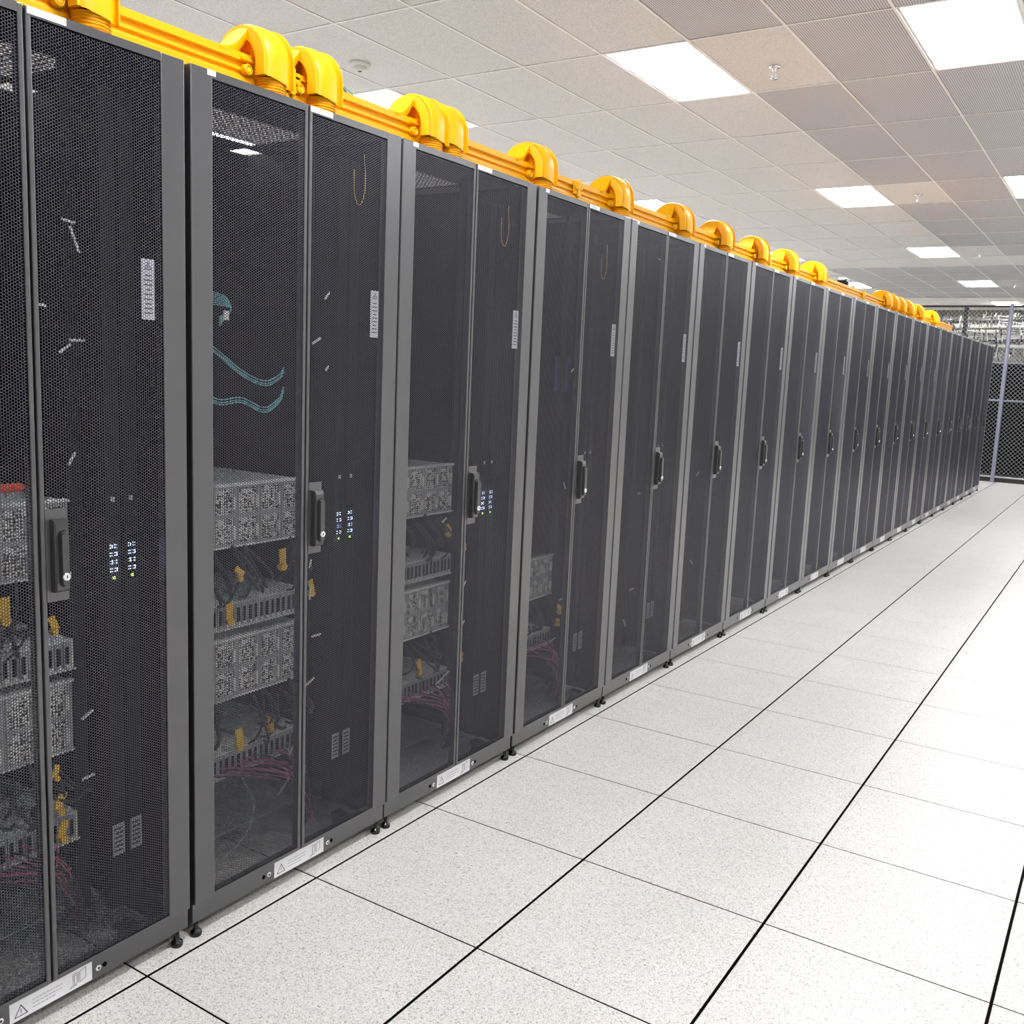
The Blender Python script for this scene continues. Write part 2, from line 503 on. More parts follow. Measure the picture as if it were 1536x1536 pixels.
q.box((FX+0.0340, 0.4456, 1.0795), (FX+0.0356, 0.4474, 1.0865), 'ink')
lock_me = q.mesh('key_lock')
q = MB(); q.box((FX-0.004, 0.418, 1.022), (FX+0.0006, 0.4705, 1.234), 'paint'); plate_me = q.mesh('handle_plate')
# grey hazard sticker on the inside face of the mesh
q = MB()
q.box((FX-0.0035, 0.676, 1.668), (FX-0.0018, 0.712, 1.810), 'greylab')
def tri_outline(q, fn, s, w_, key):
    P = [(-s, 0), (s, 0), (0, s*1.75)]
    c = (0, s*0.58)
    Q = [(c[0]+(p[0]-c[0])*(1-w_), c[1]+(p[1]-c[1])*(1-w_)) for p in P]
    q.add([fn(*p) for p in P+Q], [(0,1,4,3),(1,2,5,4),(2,0,3,5)], key)
f_ = lambda a, b2: (FX-0.0014, 0.694+a, 1.785+b2)
tri_outline(q, f_, 0.011, 0.3, 'ink')
q.add([f_(-0.0012,0.004), f_(0.0012,0.004), f_(0.0012,0.011), f_(-0.0012,0.011)], [(0,1,2,3)], 'ink')
for i in range(9):
    z = -0.012-0.011*i; ww = 0.012 if i % 3 else 0.008
    q.add([f_(-ww, z), f_(ww, z), f_(ww, z-0.003), f_(-ww, z-0.003)], [(0,1,2,3)], 'ink')
sticker_me = q.mesh('hazard_sticker')

# base panel with its notice
q = MB()
q.bbox((FX-0.032, 0.005, 0.0375), (FX-0.011, W-0.005, 0.0935), 'paint', 0.002)
q.lathe((FX-0.013, 0.262, 0.063), [(0.0062, 0.0), (0.0062, 0.0035)], 'gap', 14, 'x')
q.lathe((FX-0.013, 0.548, 0.063), [(0.0062, 0.0), (0.0062, 0.0035)], 'gap', 14, 'x')
base_me = q.mesh('base_panel')
q = MB()
q.lathe((FX-0.012, 0, 0), [(0.0078, 0.0), (0.0078, 0.0035), (0.0062, 0.0048), (0.0040, 0.0046)], 'chrome', 18, 'x')
q.lathe((FX-0.008, 0, 0), [(0.0034, 0), (0.0034, 0.0012)], 'ink', 6, 'x')
screw_me = q.mesh('screw')
q = MB()
NX = FX-0.0105
q.box((NX-0.0006, 0.304, 0.0400), (NX, 0.513, 0.0890), 'white')
f_ = lambda a, b2: (NX+0.0003, 0.304+a, 0.0400+b2)
tri_outline(q, lambda a, b2: f_(0.027+a, 0.008+b2), 0.017, 0.22, 'ink')
q.add([f_(0.0262,0.015), f_(0.0278,0.015), f_(0.0278,0.027), f_(0.0262,0.027)], [(0,1,2,3)], 'ink')
rr = random.Random(3)
for row in range(3):
    a = 0.055
    while a < (0.130 if row < 2 else 0.11):
        l = rr.uniform(0.004, 0.010)
        z = 0.034-row*0.0095
        q.add([f_(a, z), f_(a+l, z), f_(a+l, z-0.0022), f_(a, z-0.0022)], [(0,1,2,3)], 'inkl')
        a += l+0.0022
def seg(p, s_, w2=0.0006, key='ink'):
    d = Vector((s_[0]-p[0], s_[1]-p[1])); n_ = Vector((-d.y, d.x)).normalized()*w2
    q.add([f_(p[0]+n_.x, p[1]+n_.y), f_(s_[0]+n_.x, s_[1]+n_.y), f_(s_[0]-n_.x, s_[1]-n_.y), f_(p[0]-n_.x, p[1]-n_.y)], [(0,1,2,3)], key)
for p, s_ in (((0.158,0.014),(0.158,0.040)),((0.158,0.040),(0.172,0.040)),((0.172,0.040),(0.172,0.014)),((0.172,0.014),(0.158,0.014)),
              ((0.161,0.017),(0.161,0.036)),((0.161,0.036),(0.169,0.036)),((0.169,0.036),(0.169,0.017)),
              ((0.176,0.012),(0.176,0.040)),((0.176,0.040),(0.192,0.044)),((0.192,0.044),(0.192,0.018)),((0.192,0.018),(0.176,0.012)),
              ((0.150,0.006),(0.168,0.010)),((0.150,0.006),(0.153,0.011)),((0.153,0.011),(0.168,0.010))):
    seg(p, s_)
notice_me = q.mesh('warning_notice')

q = MB()
q.lathe((0,0,0), [(0.0155,0.0),(0.0165,0.003),(0.0165,0.010),(0.013,0.015),(0.0075,0.017),(0.0065,0.019),(0.0065,0.0377)], 'blackg', 20)
foot_me = q.mesh('levelling_foot')
q = MB()
q.lathe((0,-0.012,0.034), [(0.012,-0.001),(0.031,0.0),(0.034,0.004),(0.034,0.020),(0.031,0.024),(0.012,0.025)], 'black', 24, 'y')
q.box((-0.02,-0.016,0.034), (0.02,-0.0135,0.08), 'black'); q.box((-0.02,0.0135,0.034), (0.02,0.016,0.08), 'black'); q.box((-0.025,-0.02,0.078), (0.025,0.02,0.095), 'black')
caster_me = q.mesh('caster')

XR = -1.20
q = MB(); q.box((XR, 0.005, 0.093), (FX-0.034, 0.008, 2.284), 'dark'); sideL_me = q.mesh('side_panel')
q = MB(); q.box((XR, W-0.008, 0.093), (FX-0.034, W-0.005, 2.284), 'dark'); sideR_me = q.mesh('side_panel')
q = MB(); q.box((XR-0.004, 0.005, 0.093), (XR, W-0.005, 2.284), 'dark'); rear_me = q.mesh('rear_panel')
q = MB()
zt0, zt1 = 2.284, 2.289
def strip(x0, x1, y0=0.005, y1=W-0.005): q.box((x0, y0, zt0), (x1, y1, zt1), 'dark')
strip(-0.31, FX-0.034); strip(-0.64, -0.60); strip(XR, -0.73)
strip(-0.60, -0.31, 0.005, 0.12); strip(-0.60, -0.31, 0.70, W-0.005)
strip(-0.73, -0.64, 0.005, 0.71)
for i in range(15): q.box((-0.60+0.0193*i, 0.12, 2.286), (-0.60+0.0193*i+0.0065, 0.70, 2.287), 'dark')
for i in range(29): q.box((-0.60, 0.12+i*0.0200, 2.286), (-0.31, 0.1245+i*0.0200, 2.287), 'dark')
top_me = q.mesh('top_panel')
q = MB(); q.box((XR, 0.008, 0.093), (FX-0.034, 0.10, 0.097), 'dark'); q.box((XR, W-0.10, 0.093), (FX-0.034, W-0.008, 0.097), 'dark'); q.box((XR, 0.1, 0.093), (-0.95, W-0.1, 0.097), 'dark'); q.box((-0.62, 0.1, 0.093), (-0.30, W-0.1, 0.097), 'steel_d')
bot_me = q.mesh('bottom_panel')
def rail_mesh(y):
    q = MB(); q.box((-0.262, y, 0.10), (-0.250, y+0.035, 2.28), 'black')
    return q.mesh('mounting_rail')
railL_me = rail_mesh(0.125); railR_me = rail_mesh(0.612)

def text_label(txt, y0, y1, z0, z1, size):
    q = MB(); x = FX+0.0002
    q.box((x, y0, z0), (x+0.0008, y1, z1), 'white')
    if txt:
        text_faces(q, txt, size, lambda a, b2: (x+0.0011, y0+(y1-y0)*0.25+a, z0+0.003+b2), 'inkl')
    return q.mesh('number_label')
small_me = text_label('E13', 0.056, 0.082, 2.2725, 2.2855, 0.0075)
gapw = {0: 0.0, 1: 0.005, 3: 0.003, 6: 0.002, 7: 0.006, 14: 0.007}
racks = []
for k in range(20):
    y = YG+k*W+gapw.get(k, 0.0)
    if k == 0: lab = 'black mesh-door rack cabinet nearest the camera, cut off by the left edge'
    elif k == 19: lab = 'black mesh-door rack cabinet at the far end of the row, beside the chain-link fence'
    else: lab = '%s black mesh-door rack cabinet from the near end of the row' % ORD[k]
    t = empty('rack_cabinet', (0, y, 0), lab, 'rack cabinet', 'rack cabinets standing in a row')
    racks.append(t)
    for me, nm in ((sideL_me, 'side_panel'), (sideR_me, 'side_panel'), (rear_me, 'rear_panel'), (top_me, 'top_panel'), (bot_me, 'bottom_panel'),
                   (railL_me, 'mounting_rail'), (railR_me, 'mounting_rail')):
        link(nm, me, t)
    d1 = link('door', ldoor_me, t); d2 = link('door', rdoor_me, t)
    link('perforated_sheet', sheet_me, d1, (FX-0.0015, LD[0]+sl, 0)); link('perforated_sheet', sheet_me, d2, (FX-0.0015, RD[0]+0.0125, 0))
    link('handle_plate', plate_me, d2); link('handle', handle_me, d2); link('key_lock', lock_me, d2, label='chrome key lock at the foot of the handle')
    link('hazard_sticker', sticker_me, d2, label='grey hazard sticker behind the mesh')
    lab_me = text_label('20N-E%d' % (19-k) if k < 5 else '', 0.410, 0.497, 2.2705, 2.2855, 0.010)
    link('number_label', lab_me, d2, label='white printed rack number label')
    link('number_label', small_me, d1, label='small white label in the door corner')
    bp_ = link('base_panel', base_me, t)
    link('warning_notice', notice_me, bp_, label='white notice with warning triangle and door diagram')
    link('screw', screw_me, bp_, (0, 0.282, 0.063)); link('screw', screw_me, bp_, (0, 0.530, 0.063))
    for fy in (0.018, W-0.040):
        link('levelling_foot', foot_me, t, (-0.049, fy, 0)); link('levelling_foot', foot_me, t, (-1.15, fy, 0))
    for fy in (0.085, W-0.145):
        link('caster', caster_me, t, (-0.115, fy, 0)); link('caster', caster_me, t, (-1.05, fy, 0))

# ------------------------------------------------------------ equipment inside the near racks (local to each rack's y)
EX = -0.24
def at_rack(k): return YG+k*W
rackname = ['nearest', 'second', 'third', 'fourth', 'fifth', 'sixth']

# fan module: frame, punched grille, pull tab
q = MB()
w_, h_ = 0.0865, 0.0885
q.box((-0.02, 0, 0), (-0.006, w_, h_), 'black')
for a, b2 in (((-0.006,0,0),(0,w_,0.006)), ((-0.006,0,h_-0.006),(0,w_,h_)), ((-0.006,0,0.006),(0,0.006,h_-0.006)), ((-0.006,w_-0.012,0.006),(0,w_,h_-0.006))):
    q.box(a, b2, 'steel_d')
q.box((-0.007, 0.006, 0.006), (-0.003, w_-0.012, h_-0.006), 'punched')
mod_me = q.mesh('fan_module')
q = MB(); q.box((0, w_-0.022, 0.020), (0.010, w_-0.014, h_-0.03), 'steel'); tab_me = q.mesh('pull_tab')
q = MB(); q.box((0, 0.012, h_-0.022), (0.003, 0.034, h_-0.010), 'wtag'); mlab_me = q.mesh('module_label')
q = MB()
q.box((-0.72, 0.160, 0.0), (-0.021, 0.602, 0.184), 'steel_d')
q.box((-0.021, 0.155, 0.181), (0.003, 0.606, 0.187), 'steel'); q.box((-0.021, 0.155, -0.003), (0.003, 0.606, 0.002), 'steel')
chas_me = q.mesh('chassis_body')
def chassis(k, z, which):
    t = empty('fan_chassis', (EX, at_rack(k), z), 'grey equipment chassis with two rows of punched fan modules, %s one in the %s rack' % (which, rackname[k]), 'chassis', 'equipment chassis in the racks')
    link('chassis_body', chas_me, t)
    for r in range(2):
        for c in range(5):
            mm = link('fan_module', mod_me, t, (0, 0.161+c*0.0880, 0.003+r*0.0890)); link('pull_tab', tab_me, mm); link('module_label', mlab_me, mm)
for k, zs in ((0, (1.033, 0.566)), (1, (1.031, 0.563)), (2, (1.031, 0.563)), (3, (0.560,))):
    for i, z in enumerate(zs): chassis(k, z, 'upper' if i == 0 and len(zs) > 1 else 'lower')

# steel tray unit with upright line cards
q = MB(); q.box((-0.36, 0.156, 0.0), (0.0, 0.606, 0.0765), 'steel'); q.box((0, 0.150, -0.004), (0.004, 0.612, 0.0), 'steel'); 
unit_me = q.mesh('unit_housing')
q = MB(); q.box((0, 0, 0.004), (0.006, 0.020, 0.072), 'steel_d'); q.box((0.006, 0.004, 0.016), (0.008, 0.014, 0.060), 'gap'); q.box((0.006, 0.005, 0.006), (0.011, 0.015, 0.014), 'steel')
card_me = q.mesh('line_card')
def unit(k, z, which):
    t = empty('line_card_unit', (EX, at_rack(k), z), 'bright steel unit with upright line cards, %s one in the %s rack' % (which, rackname[k]), 'equipment unit', 'line card units in the racks')
    link('unit_housing', unit_me, t)
    for c in range(19): link('line_card', card_me, t, (0, 0.166+c*0.0228, 0))
for k in (0, 1, 2):
    unit(k, 0.783, 'upper'); unit(k, 0.318, 'lower')
unit(3, 0.318, 'lower')

# cable helpers
def smooth(pts, n=6):
    P = [Vector(p) for p in pts]; P = [P[0]*2-P[1]] + P + [P[-1]*2-P[-2]]; out = []
    for i in range(1, len(P)-2):
        a, b2, c, d = P[i-1:i+3]
        for j in range(n):
            t = j/n
            out.append(0.5*((2*b2)+(c-a)*t+(2*a-5*b2+4*c-d)*t*t+(3*b2-a-3*c+d)*t**3))
    out.append(P[-2]); return out
def arc(p, s_, sag, n=10, side=(1, 0, 0), amt=0.0):
    p = Vector(p); s_ = Vector(s_); out = []
    for i in range(n+1):
        t = i/n; f = 4*t*(1-t)
        out.append(p.lerp(s_, t) + Vector((0,0,-sag))*f + Vector(side)*amt*f)
    return out
rc = random.Random(11)
# black power leads between the chassis and the unit below, yellow and white tags on them
def power_leads(k, ztop, zbot, which):
    Y = at_rack(k); q = MB()
    for i in range(14):
        ya_ = Y+0.18+0.4*rc.random(); yb_ = ya_+rc.uniform(-0.08, 0.16)
        q.tube(arc((EX+0.008, ya_, ztop+rc.uniform(0, 0.05)), (EX+0.01, min(yb_, Y+0.64), zbot+rc.uniform(-0.03, 0.05)), rc.uniform(-0.01, 0.05), 8, amt=rc.uniform(0.02, 0.06)), rc.uniform(0.003, 0.006), 'cableb', 7)
    o = q.build('power_leads', kind='stuff')
    o['label'] = 'tangle of black power leads below the %s chassis in the %s rack' % (which, rackname[k]); o['category'] = 'cables'
def ytag(k, y, z, s=1.0, ang=0.0, where=''):
    q = MB(); c, s2 = math.cos(ang), math.sin(ang); X = EX+0.05
    q.obox((0,0,0), (0.002,0,0), (0, 0.013*s*c, 0.013*s*s2), (0, -0.026*s*s2, 0.026*s*c), 'ytag')
    o = q.build('yellow_tag', loc=(X, at_rack(k)+y, z))
    o['label'] = 'yellow tag, %s, %s rack' % (where, rackname[k]); o['category'] = 'cable tag'; o['group'] = 'yellow cable tags'
    q2 = MB(); q2.lathe((0,0,-0.03*s), [(0.012*s,-0.010),(0.014*s,0.0),(0.012*s,0.010)], 'ytag', 12, 'x'); q2.build('tag_disc', o)
def wtag(k, X, y, z, l, ang, where, w2=0.006):
    q = MB(); c, s2 = math.cos(ang), math.sin(ang)
    q.obox((0,0,0), (0.0015,0,0), (0, l/2*c, l/2*s2), (0, -w2/2*s2, w2/2*c), 'wtag')
    o = q.build('cable_label', loc=(X, at_rack(k)+y, z))
    o['label'] = 'white cable label %s, %s rack' % (where, rackname[k]); o['category'] = 'cable label'; o['group'] = 'white cable labels'
for k in (0, 1, 2):
    power_leads(k, 0.985, 0.87, 'upper'); power_leads(k, 0.52, 0.42, 'lower')
power_leads(3, 0.52, 0.42, 'lower')
ytag(1, 0.470, 0.985, 1.0, 0.05, 'large one under the right of the upper chassis')
ytag(1, 0.300, 0.965, 0.7, 0.9, 'small one under the left of the upper chassis')
ytag(1, 0.262, 0.850, 0.95, 0.0, 'left end of the upper unit')
ytag(1, 0.595, 0.872, 0.8, 0.3, 'right of the upper unit behind the door edge')
ytag(1, 0.300, 0.455, 1.0, 0.1, 'left under the lower chassis')
ytag(1, 0.425, 0.462, 0.7, 0.3, 'right under the lower chassis')
ytag(0, 0.405, 0.985, 1.0, 0.0, 'under the upper chassis at the left edge of the photo')
ytag(0, 0.525, 0.925, 0.7, 0.4, 'right end of the upper unit')
ytag(0, 0.520, 0.545, 0.6, -0.3, 'under the lower chassis just right of the door gap')
ytag(0, 0.530, 0.462, 0.85, -0.4, 'middle one low by the door gap')
ytag(0, 0.535, 0.385, 0.85, -0.3, 'lowest one by the door gap')
ytag(2, 0.520, 0.975, 0.75, 0.7, 'under the upper chassis')
ytag(2, 0.620, 0.905, 0.7, 0.8, 'beside the upper unit')
ytag(2, 0.360, 0.470, 0.9, 0.2, 'left under the lower chassis')
ytag(2, 0.625, 0.455, 0.8, 0.9, 'right under the lower chassis')
ytag(3, 0.600, 0.500, 0.8, 1.0, 'below the chassis')
ytag(3, 0.590, 0.440, 0.7, 1.2, 'lowest below the chassis')
TX = -0.16
for k, y, z, l, a, wh in (
    (0, 0.585, 1.845, 0.062, -1.2, 'highest behind the right door'), (0, 0.570, 1.885, 0.034, -0.15, 'just above the highest tilted strip'),
    (0, 0.585, 1.612, 0.040, 0.0, 'level strip at mid height of the right door'), (0, 0.555, 1.592, 0.036, 0.65, 'tilted strip under the level one'),
    (0, 0.565, 1.330, 0.034, 1.0, 'above the handle'), (0, 0.590, 0.680, 0.036, 0.5, 'upper of two below the handle'), (0, 0.590, 0.515, 0.036, 0.12, 'lower of two below the handle'),
    (0, 0.480, 1.690, 0.060, -0.1, 'thin level strip at the left edge of the photo'),
    (1, 0.620, 1.790, 0.032, 0.8, 'highest by the door gap'), (1, 0.575, 1.650, 0.040, 0.5, 'second highest by the door gap'), (1, 0.630, 1.575, 0.040, 0.8, 'third highest by the door gap'),
    (1, 0.590, 0.715, 0.040, 0.0, 'level strip below the handle'), (1, 0.560, 0.565, 0.050, 0.4, 'tilted strip low by the door gap'),
    (1, 0.520, 0.940, 0.03, 1.4, 'upright strip beside the big yellow tag'), (1, 0.560, 0.86, 0.045, 1.5, 'upright strip at the right end of the upper unit'),
    (1, 0.56, 0.955, 0.03, 1.3, 'short strip above the upper unit'),
    (1, 0.53, 0.545, 0.035, 0.9, 'short strip above the lower unit'), (1, 0.50, 0.37, 0.065, 0.7, 'long strip among the pink cables'), (1, 0.46, 0.255, 0.08, 0.7, 'lowest long strip among the pink cables'),
    (2, 0.570, 1.79, 0.03, -0.6, 'highest behind the left door'), (2, 0.590, 0.745, 0.04, 0.9, 'tilted strip below the handle'), (2, 0.590, 0.59, 0.035, 0.7, 'second tilted strip below the handle'),
    (2, 0.545, 1.015, 0.03, -0.7, 'small strip by the upper yellow tag'), (2, 0.45, 1.02, 0.03, 0.5, 'small strip under the upper chassis'), (2, 0.47, 0.40, 0.09, 0.4, 'long strip above the pink cables'),
    (3, 0.540, 1.08, 0.035, -1.0, 'beside the handle'), (3, 0.560, 1.60, 0.03, 0.6, 'highest'), (3, 0.50, 0.37, 0.045, 0.2, 'above the pink cables'), (3, 0.56, 0.27, 0.05, -0.6, 'among the pink cables'), (3, 0.56, 0.55, 0.03, 0.1, 'under the chassis'),
    (4, 0.52, 0.98, 0.03, 0.1, 'upper one'), (4, 0.50, 0.47, 0.05, 0.0, 'level one low down'), (4, 0.44, 0.30, 0.05, -1.0, 'lowest'), (4, 0.60, 2.18, 0.04, 0.1, 'at the very top'),
    (5, 0.50, 0.50, 0.05, -0.6, 'lower one'), (5, 0.50, 1.03, 0.04, 0.6, 'upper one')):
    wtag(k, TX, y, z, l, a, wh)

# pink cables fanning out of the lower unit
for k, n in ((0, 16), (1, 26), (2, 24), (3, 18)):
    Y = at_rack(k); q = MB()
    for i in range(n):
        y0 = Y+0.22+0.36*i/n
        hub = Vector((EX+0.09, Y+0.50+rc.uniform(-0.03, 0.04), 0.27+rc.uniform(-0.03, 0.03)))
        q.tube(arc((EX+0.012, y0, 0.345+rc.uniform(-0.01, 0.02)), hub, -0.015, 7, amt=0.02), 0.0023, 'pink' if i % 3 else 'cableb', 5)
        q.tube(arc(hub, (EX+0.02+rc.uniform(-0.03, 0.03), Y+0.60+rc.uniform(-0.02, 0.03), 0.06), 0.0, 6, amt=0.02), 0.0023, 'pink' if i % 4 == 0 else 'cableb', 5)
    o = q.build('pink_cables', kind='stuff')
    o['label'] = 'fan of thin pink and black cables low down in the %s rack' % rackname[k]; o['category'] = 'cables'
# teal fibre loops, second rack
Y = at_rack(1)
for i, (zl, zm, zr, nm) in enumerate(((1.60, 1.515, 1.555, 'upper pair'), (1.46, 1.435, 1.495, 'lower pair'))):
    q = MB()
    for d in (0, 0.008, -0.006):
        q.tube(smooth([(EX-0.02, Y+0.18, zl+0.05+d), (EX, Y+0.262, zl+d), (EX+0.01, Y+0.34, zm+0.03+d), (EX+0.01, Y+0.43, zm+d), (EX, Y+0.50, (zm+zr)/2+d), (EX-0.02, Y+0.535, zr+d)]), 0.0022, 'teal', 6)
    o = q.build('fibre_loop'); o['label'] = 'teal fibre cables drooping behind the mesh of the second rack, %s' % nm; o['category'] = 'cables'
q = MB()
for j in range(7):
    q.tube(smooth([(EX, Y+0.24, 1.77-0.006*j), (EX+0.01, Y+0.285, 1.755-0.004*j), (EX+0.012, Y+0.300, 1.72), (EX, Y+0.27, 1.70-0.004*j)]), 0.0018, 'teal', 5)
o = q.build('fibre_bunch'); o['label'] = 'bunch of teal fibre patch cords at the left of the second rack'; o['category'] = 'cables'
wtag(1, EX+0.03, 0.268, 1.705, 0.018, 0.0, 'white square block under the teal bunch', 0.026)
# orange-red bar, nearest rack
q = MB(); q.tube([(EX+0.02, YG+0.30, 1.262), (EX+0.02, YG+0.47, 1.262), (EX+0.02, YG+0.478, 1.262)], [0.011, 0.011, 0.006], 'red', 12)
o = q.build('red_hose'); o['label'] = 'orange-red sleeve lying on the upper chassis at the left edge of the photo'; o['category'] = 'cable sleeve'
# thin yellow patch cord loops at the right of the second and third racks
for k, y0, z0 in ((1, 0.66, 2.12), (2, 0.66, 2.10), (3, 0.66, 2.06)):
    q = MB(); Y = at_rack(k)
    q.tube(smooth([(-0.10, Y+y0+0.05, z0+0.10), (-0.10, Y+y0+0.055, z0), (-0.10, Y+y0+0.035, z0-0.05), (-0.10, Y+y0+0.01, z0-0.03), (-0.10, Y+y0+0.005, z0+0.05)]), 0.0016, 'ycable', 6)
    o = q.build('patch_cord_loop'); o['label'] = 'thin yellow patch cord loop hanging high on the right in the %s rack' % rackname[k]; o['category'] = 'cable'
# white lead curving out, second rack
q = MB(); q.tube(smooth([(EX+0.06, at_rack(1)+0.30, 0.33), (EX+0.08, at_rack(1)+0.33, 0.24), (EX+0.08, at_rack(1)+0.30, 0.15), (EX+0.07, at_rack(1)+0.22, 0.10)]), 0.0018, 'wtag', 6)
o = q.build('white_lead'); o['label'] = 'thin white lead curling at the bottom left of the second rack'; o['category'] = 'cable'

# vertical power strips with lit displays
q = MB(); q.bbox((-0.165, -0.020, 0.14), (-0.125, 0.020, 2.20), 'dark', 0.003); pdu_me = q.mesh('strip_body')
q = MB()
for j in range(30):
    z = 0.42+j*0.057
    if 0.98 < z < 1.16: continue
    q.box((-0.1255, -0.012, z), (-0.1240, 0.012, z+0.030), 'dark')
out_me = q.mesh('outlets')
q = MB(); q.box((-0.1255, -0.014, 1.02), (-0.1245, 0.016, 1.135), 'blackg')
rd = random.Random(2)
for r in range(4):
    for c in range(2):
        z = 1.045+r*0.020; y_ = -0.010+c*0.013
        q.box((-0.1245, y_, z), (-0.1238, y_+0.007, z+0.0022), 'led')
        q.box((-0.1245, y_, z+0.007), (-0.1238, y_+0.007, z+0.0092), 'led')
        if (r+c) % 2: q.box((-0.1245, y_+0.006, z), (-0.1238, y_+0.0078, z+0.009), 'led')
q.box((-0.1245, -0.003, 1.026), (-0.1236, 0.004, 1.033), 'ledg')
disp_me = q.mesh('display')
q = MB(); q.box((-0.1250, -0.016, 0.29), (-0.1238, 0.017, 0.375), 'steel_d')
for j in range(6): q.box((-0.1238, -0.012, 0.30+j*0.012), (-0.1234, 0.012, 0.305+j*0.012), 'ink')
plabel_me = q.mesh('rating_label')
q = MB(); q.box((-0.1250, -0.006, 1.222), (-0.1236, 0.006, 1.234), 'greylab'); port_me = q.mesh('port')
for k in range(5):
    for j, yy in enumerate((0.648, 0.700)):
        t = empty('power_strip', (0, at_rack(k)+yy, 0), 'black vertical power strip with a lit display, %s of two in the %s rack' % (('left', 'right')[j], rackname[k]), 'power strip', 'vertical power strips in the racks')
        link('strip_body', pdu_me, t); link('outlets', out_me, t, kind='stuff')
        if k < 3: link('display', disp_me, t)
        link('rating_label', plabel_me, t); link('port', port_me, t)
# blue panel glimpsed in the fourth rack
q = MB(); q.box((-0.30, at_rack(3)+0.64, 1.50), (-0.285, at_rack(3)+0.74, 1.66), 'blue')
o = q.build('blue_panel'); o['label'] = 'blue panel glimpsed behind the right door of the fourth rack'; o['category'] = 'panel'

# ------------------------------------------------------------ yellow raceway
RX0, RX1 = -0.285, -0.15
def trough_prof():
    f = [(RX1+0.014, 2.290), (RX1+0.014, 2.333), (RX1+0.004, 2.337), (RX1+0.002, 2.347), (RX1+0.010, 2.349), (RX1+0.010, 2.357), (RX1+0.002, 2.359),
         (RX1, 2.372), (RX1+0.012, 2.374), (RX1+0.012, 2.394), (RX1-0.002, 2.396), (RX1-0.003, 2.372), (RX1-0.004, 2.300)]
    bk = [(RX0+0.004, 2.300), (RX0+0.003, 2.396), (RX0-0.012, 2.394), (RX0-0.012, 2.374), (RX0, 2.372), (RX0-0.014, 2.333), (RX0-0.014, 2.290)]
    return f+bk
race = empty('cable_raceway', (0, 0, 0), 'long yellow plastic cable raceway running along the tops of the racks', 'raceway')
ends = [-1.45, 0.605, 2.26, 4.8, 7.34, 9.8, 12.1]
for a, b2 in zip(ends[:-1], ends[1:]):
    q = MB(); q.extrude_xz(trough_prof(), a+0.002, b2-0.002, 'yellow'); q.build('trough_section', race)
q = MB()
q.box((RX1+0.011, -0.03, 2.338), (RX1+0.020, 0.03, 2.392), 'yellow'); q.box((RX1+0.014, -0.008, 2.330), (RX1+0.026, 0.008, 2.400), 'yellow')
q.lathe((RX1+0.018, -0.02, 2.365), [(0.009, 0), (0.009, 0.008), (0.006, 0.009)], 'yellow', 14, 'x')
q.lathe((RX1+0.018, 0.02, 2.365), [(0.009, 0), (0.009, 0.008), (0.006, 0.009)], 'yellow', 14, 'x')
coup_me = q.mesh('coupler')
for yy in ends[1:-1]: link('coupler', coup_me, race, (0, yy, 0))

# drop elbow: rectangular hood bent over the raceway wall, wing flare, knob and ribbed tube
CXE, CZE, RO, RI = -0.178, 2.378, 0.098, 0.064
FW = 0.098
def arc_pts(R, n=14, down=2.340, a0=200):
    pts = [(CXE+R*math.cos(math.radians(a)), CZE+R*math.sin(math.radians(a))) for a in [a0-(a0)*i/n for i in range(n+1)]]
    pts.append((CXE+R, down))
    return pts
q = MB()
po, pi_ = arc_pts(RO), arc_pts(RI)
n_ = len(po)
def strip_faces(A, B, n): return [(i, i+1, n+i+1, n+i) for i in range(n-1)]
for yy0, yy1, ro, ri in ((0.0, 0.012, 0.0, 0.0), (FW-0.012, FW, 0.0, 0.0)):
    # solid side ring
    vs = [(x, yy0, z) for x, z in po]+[(x, yy0, z) for x, z in pi_]+[(x, yy1, z) for x, z in po]+[(x, yy1, z) for x, z in pi_]
    fs = []
    for i in range(n_-1):
        fs += [(i, i+1, n_+i+1, n_+i), (2*n_+i, 2*n_+i+1, 3*n_+i+1, 3*n_+i), (i, i+1, 2*n_+i+1, 2*n_+i), (n_+i, n_+i+1, 3*n_+i+1, 3*n_+i)]
    fs += [(0, n_, 3*n_, 2*n_), (n_-1, 2*n_-1, 4*n_-1, 3*n_-1)]
    q.add(vs, fs, 'yellow')
side_me = q.mesh('side_wall')
q = MB()
ps = arc_pts(RO+0.006, 18, 2.300, 195); pt = arc_pts(RO+0.002, 18, 2.300, 195)
n2_ = len(ps)
ys = [0.009, 0.018, 0.045, 0.075, FW-0.006, FW]
ofs = [-0.003, 0.003, 0.005, 0.004, -0.003, -0.008]
vs = []
for yy, of in zip(ys, ofs):
    P = arc_pts(RO+0.004+of, 18, 2.338-0.16*(yy-0.009), 195)
    vs += [(x, yy, z) for x, z in P]
fs = []
for j in range(len(ys)-1):
    for i in range(n2_-1): fs.append((j*n2_+i, j*n2_+i+1, (j+1)*n2_+i+1, (j+1)*n2_+i))
q.add(vs, fs, 'yellow', True)
# end lip on the far side
P = arc_pts(RO+0.012, 18, 2.322, 195); P2 = arc_pts(RO-0.002, 18, 2.322, 195)
vs = [(x, FW-0.003, z) for x, z in P]+[(x, FW-0.003, z) for x, z in P2]+[(x, FW+0.001, z) for x, z in P]+[(x, FW+0.001, z) for x, z in P2]
fs = []
for i in range(n2_-1): fs += [(i, i+1, n2_+i+1, n2_+i), (2*n2_+i, 2*n2_+i+1, 3*n2_+i+1, 3*n2_+i), (i, i+1, 2*n2_+i+1, 2*n2_+i)]
q.add(vs, fs, 'yellow')
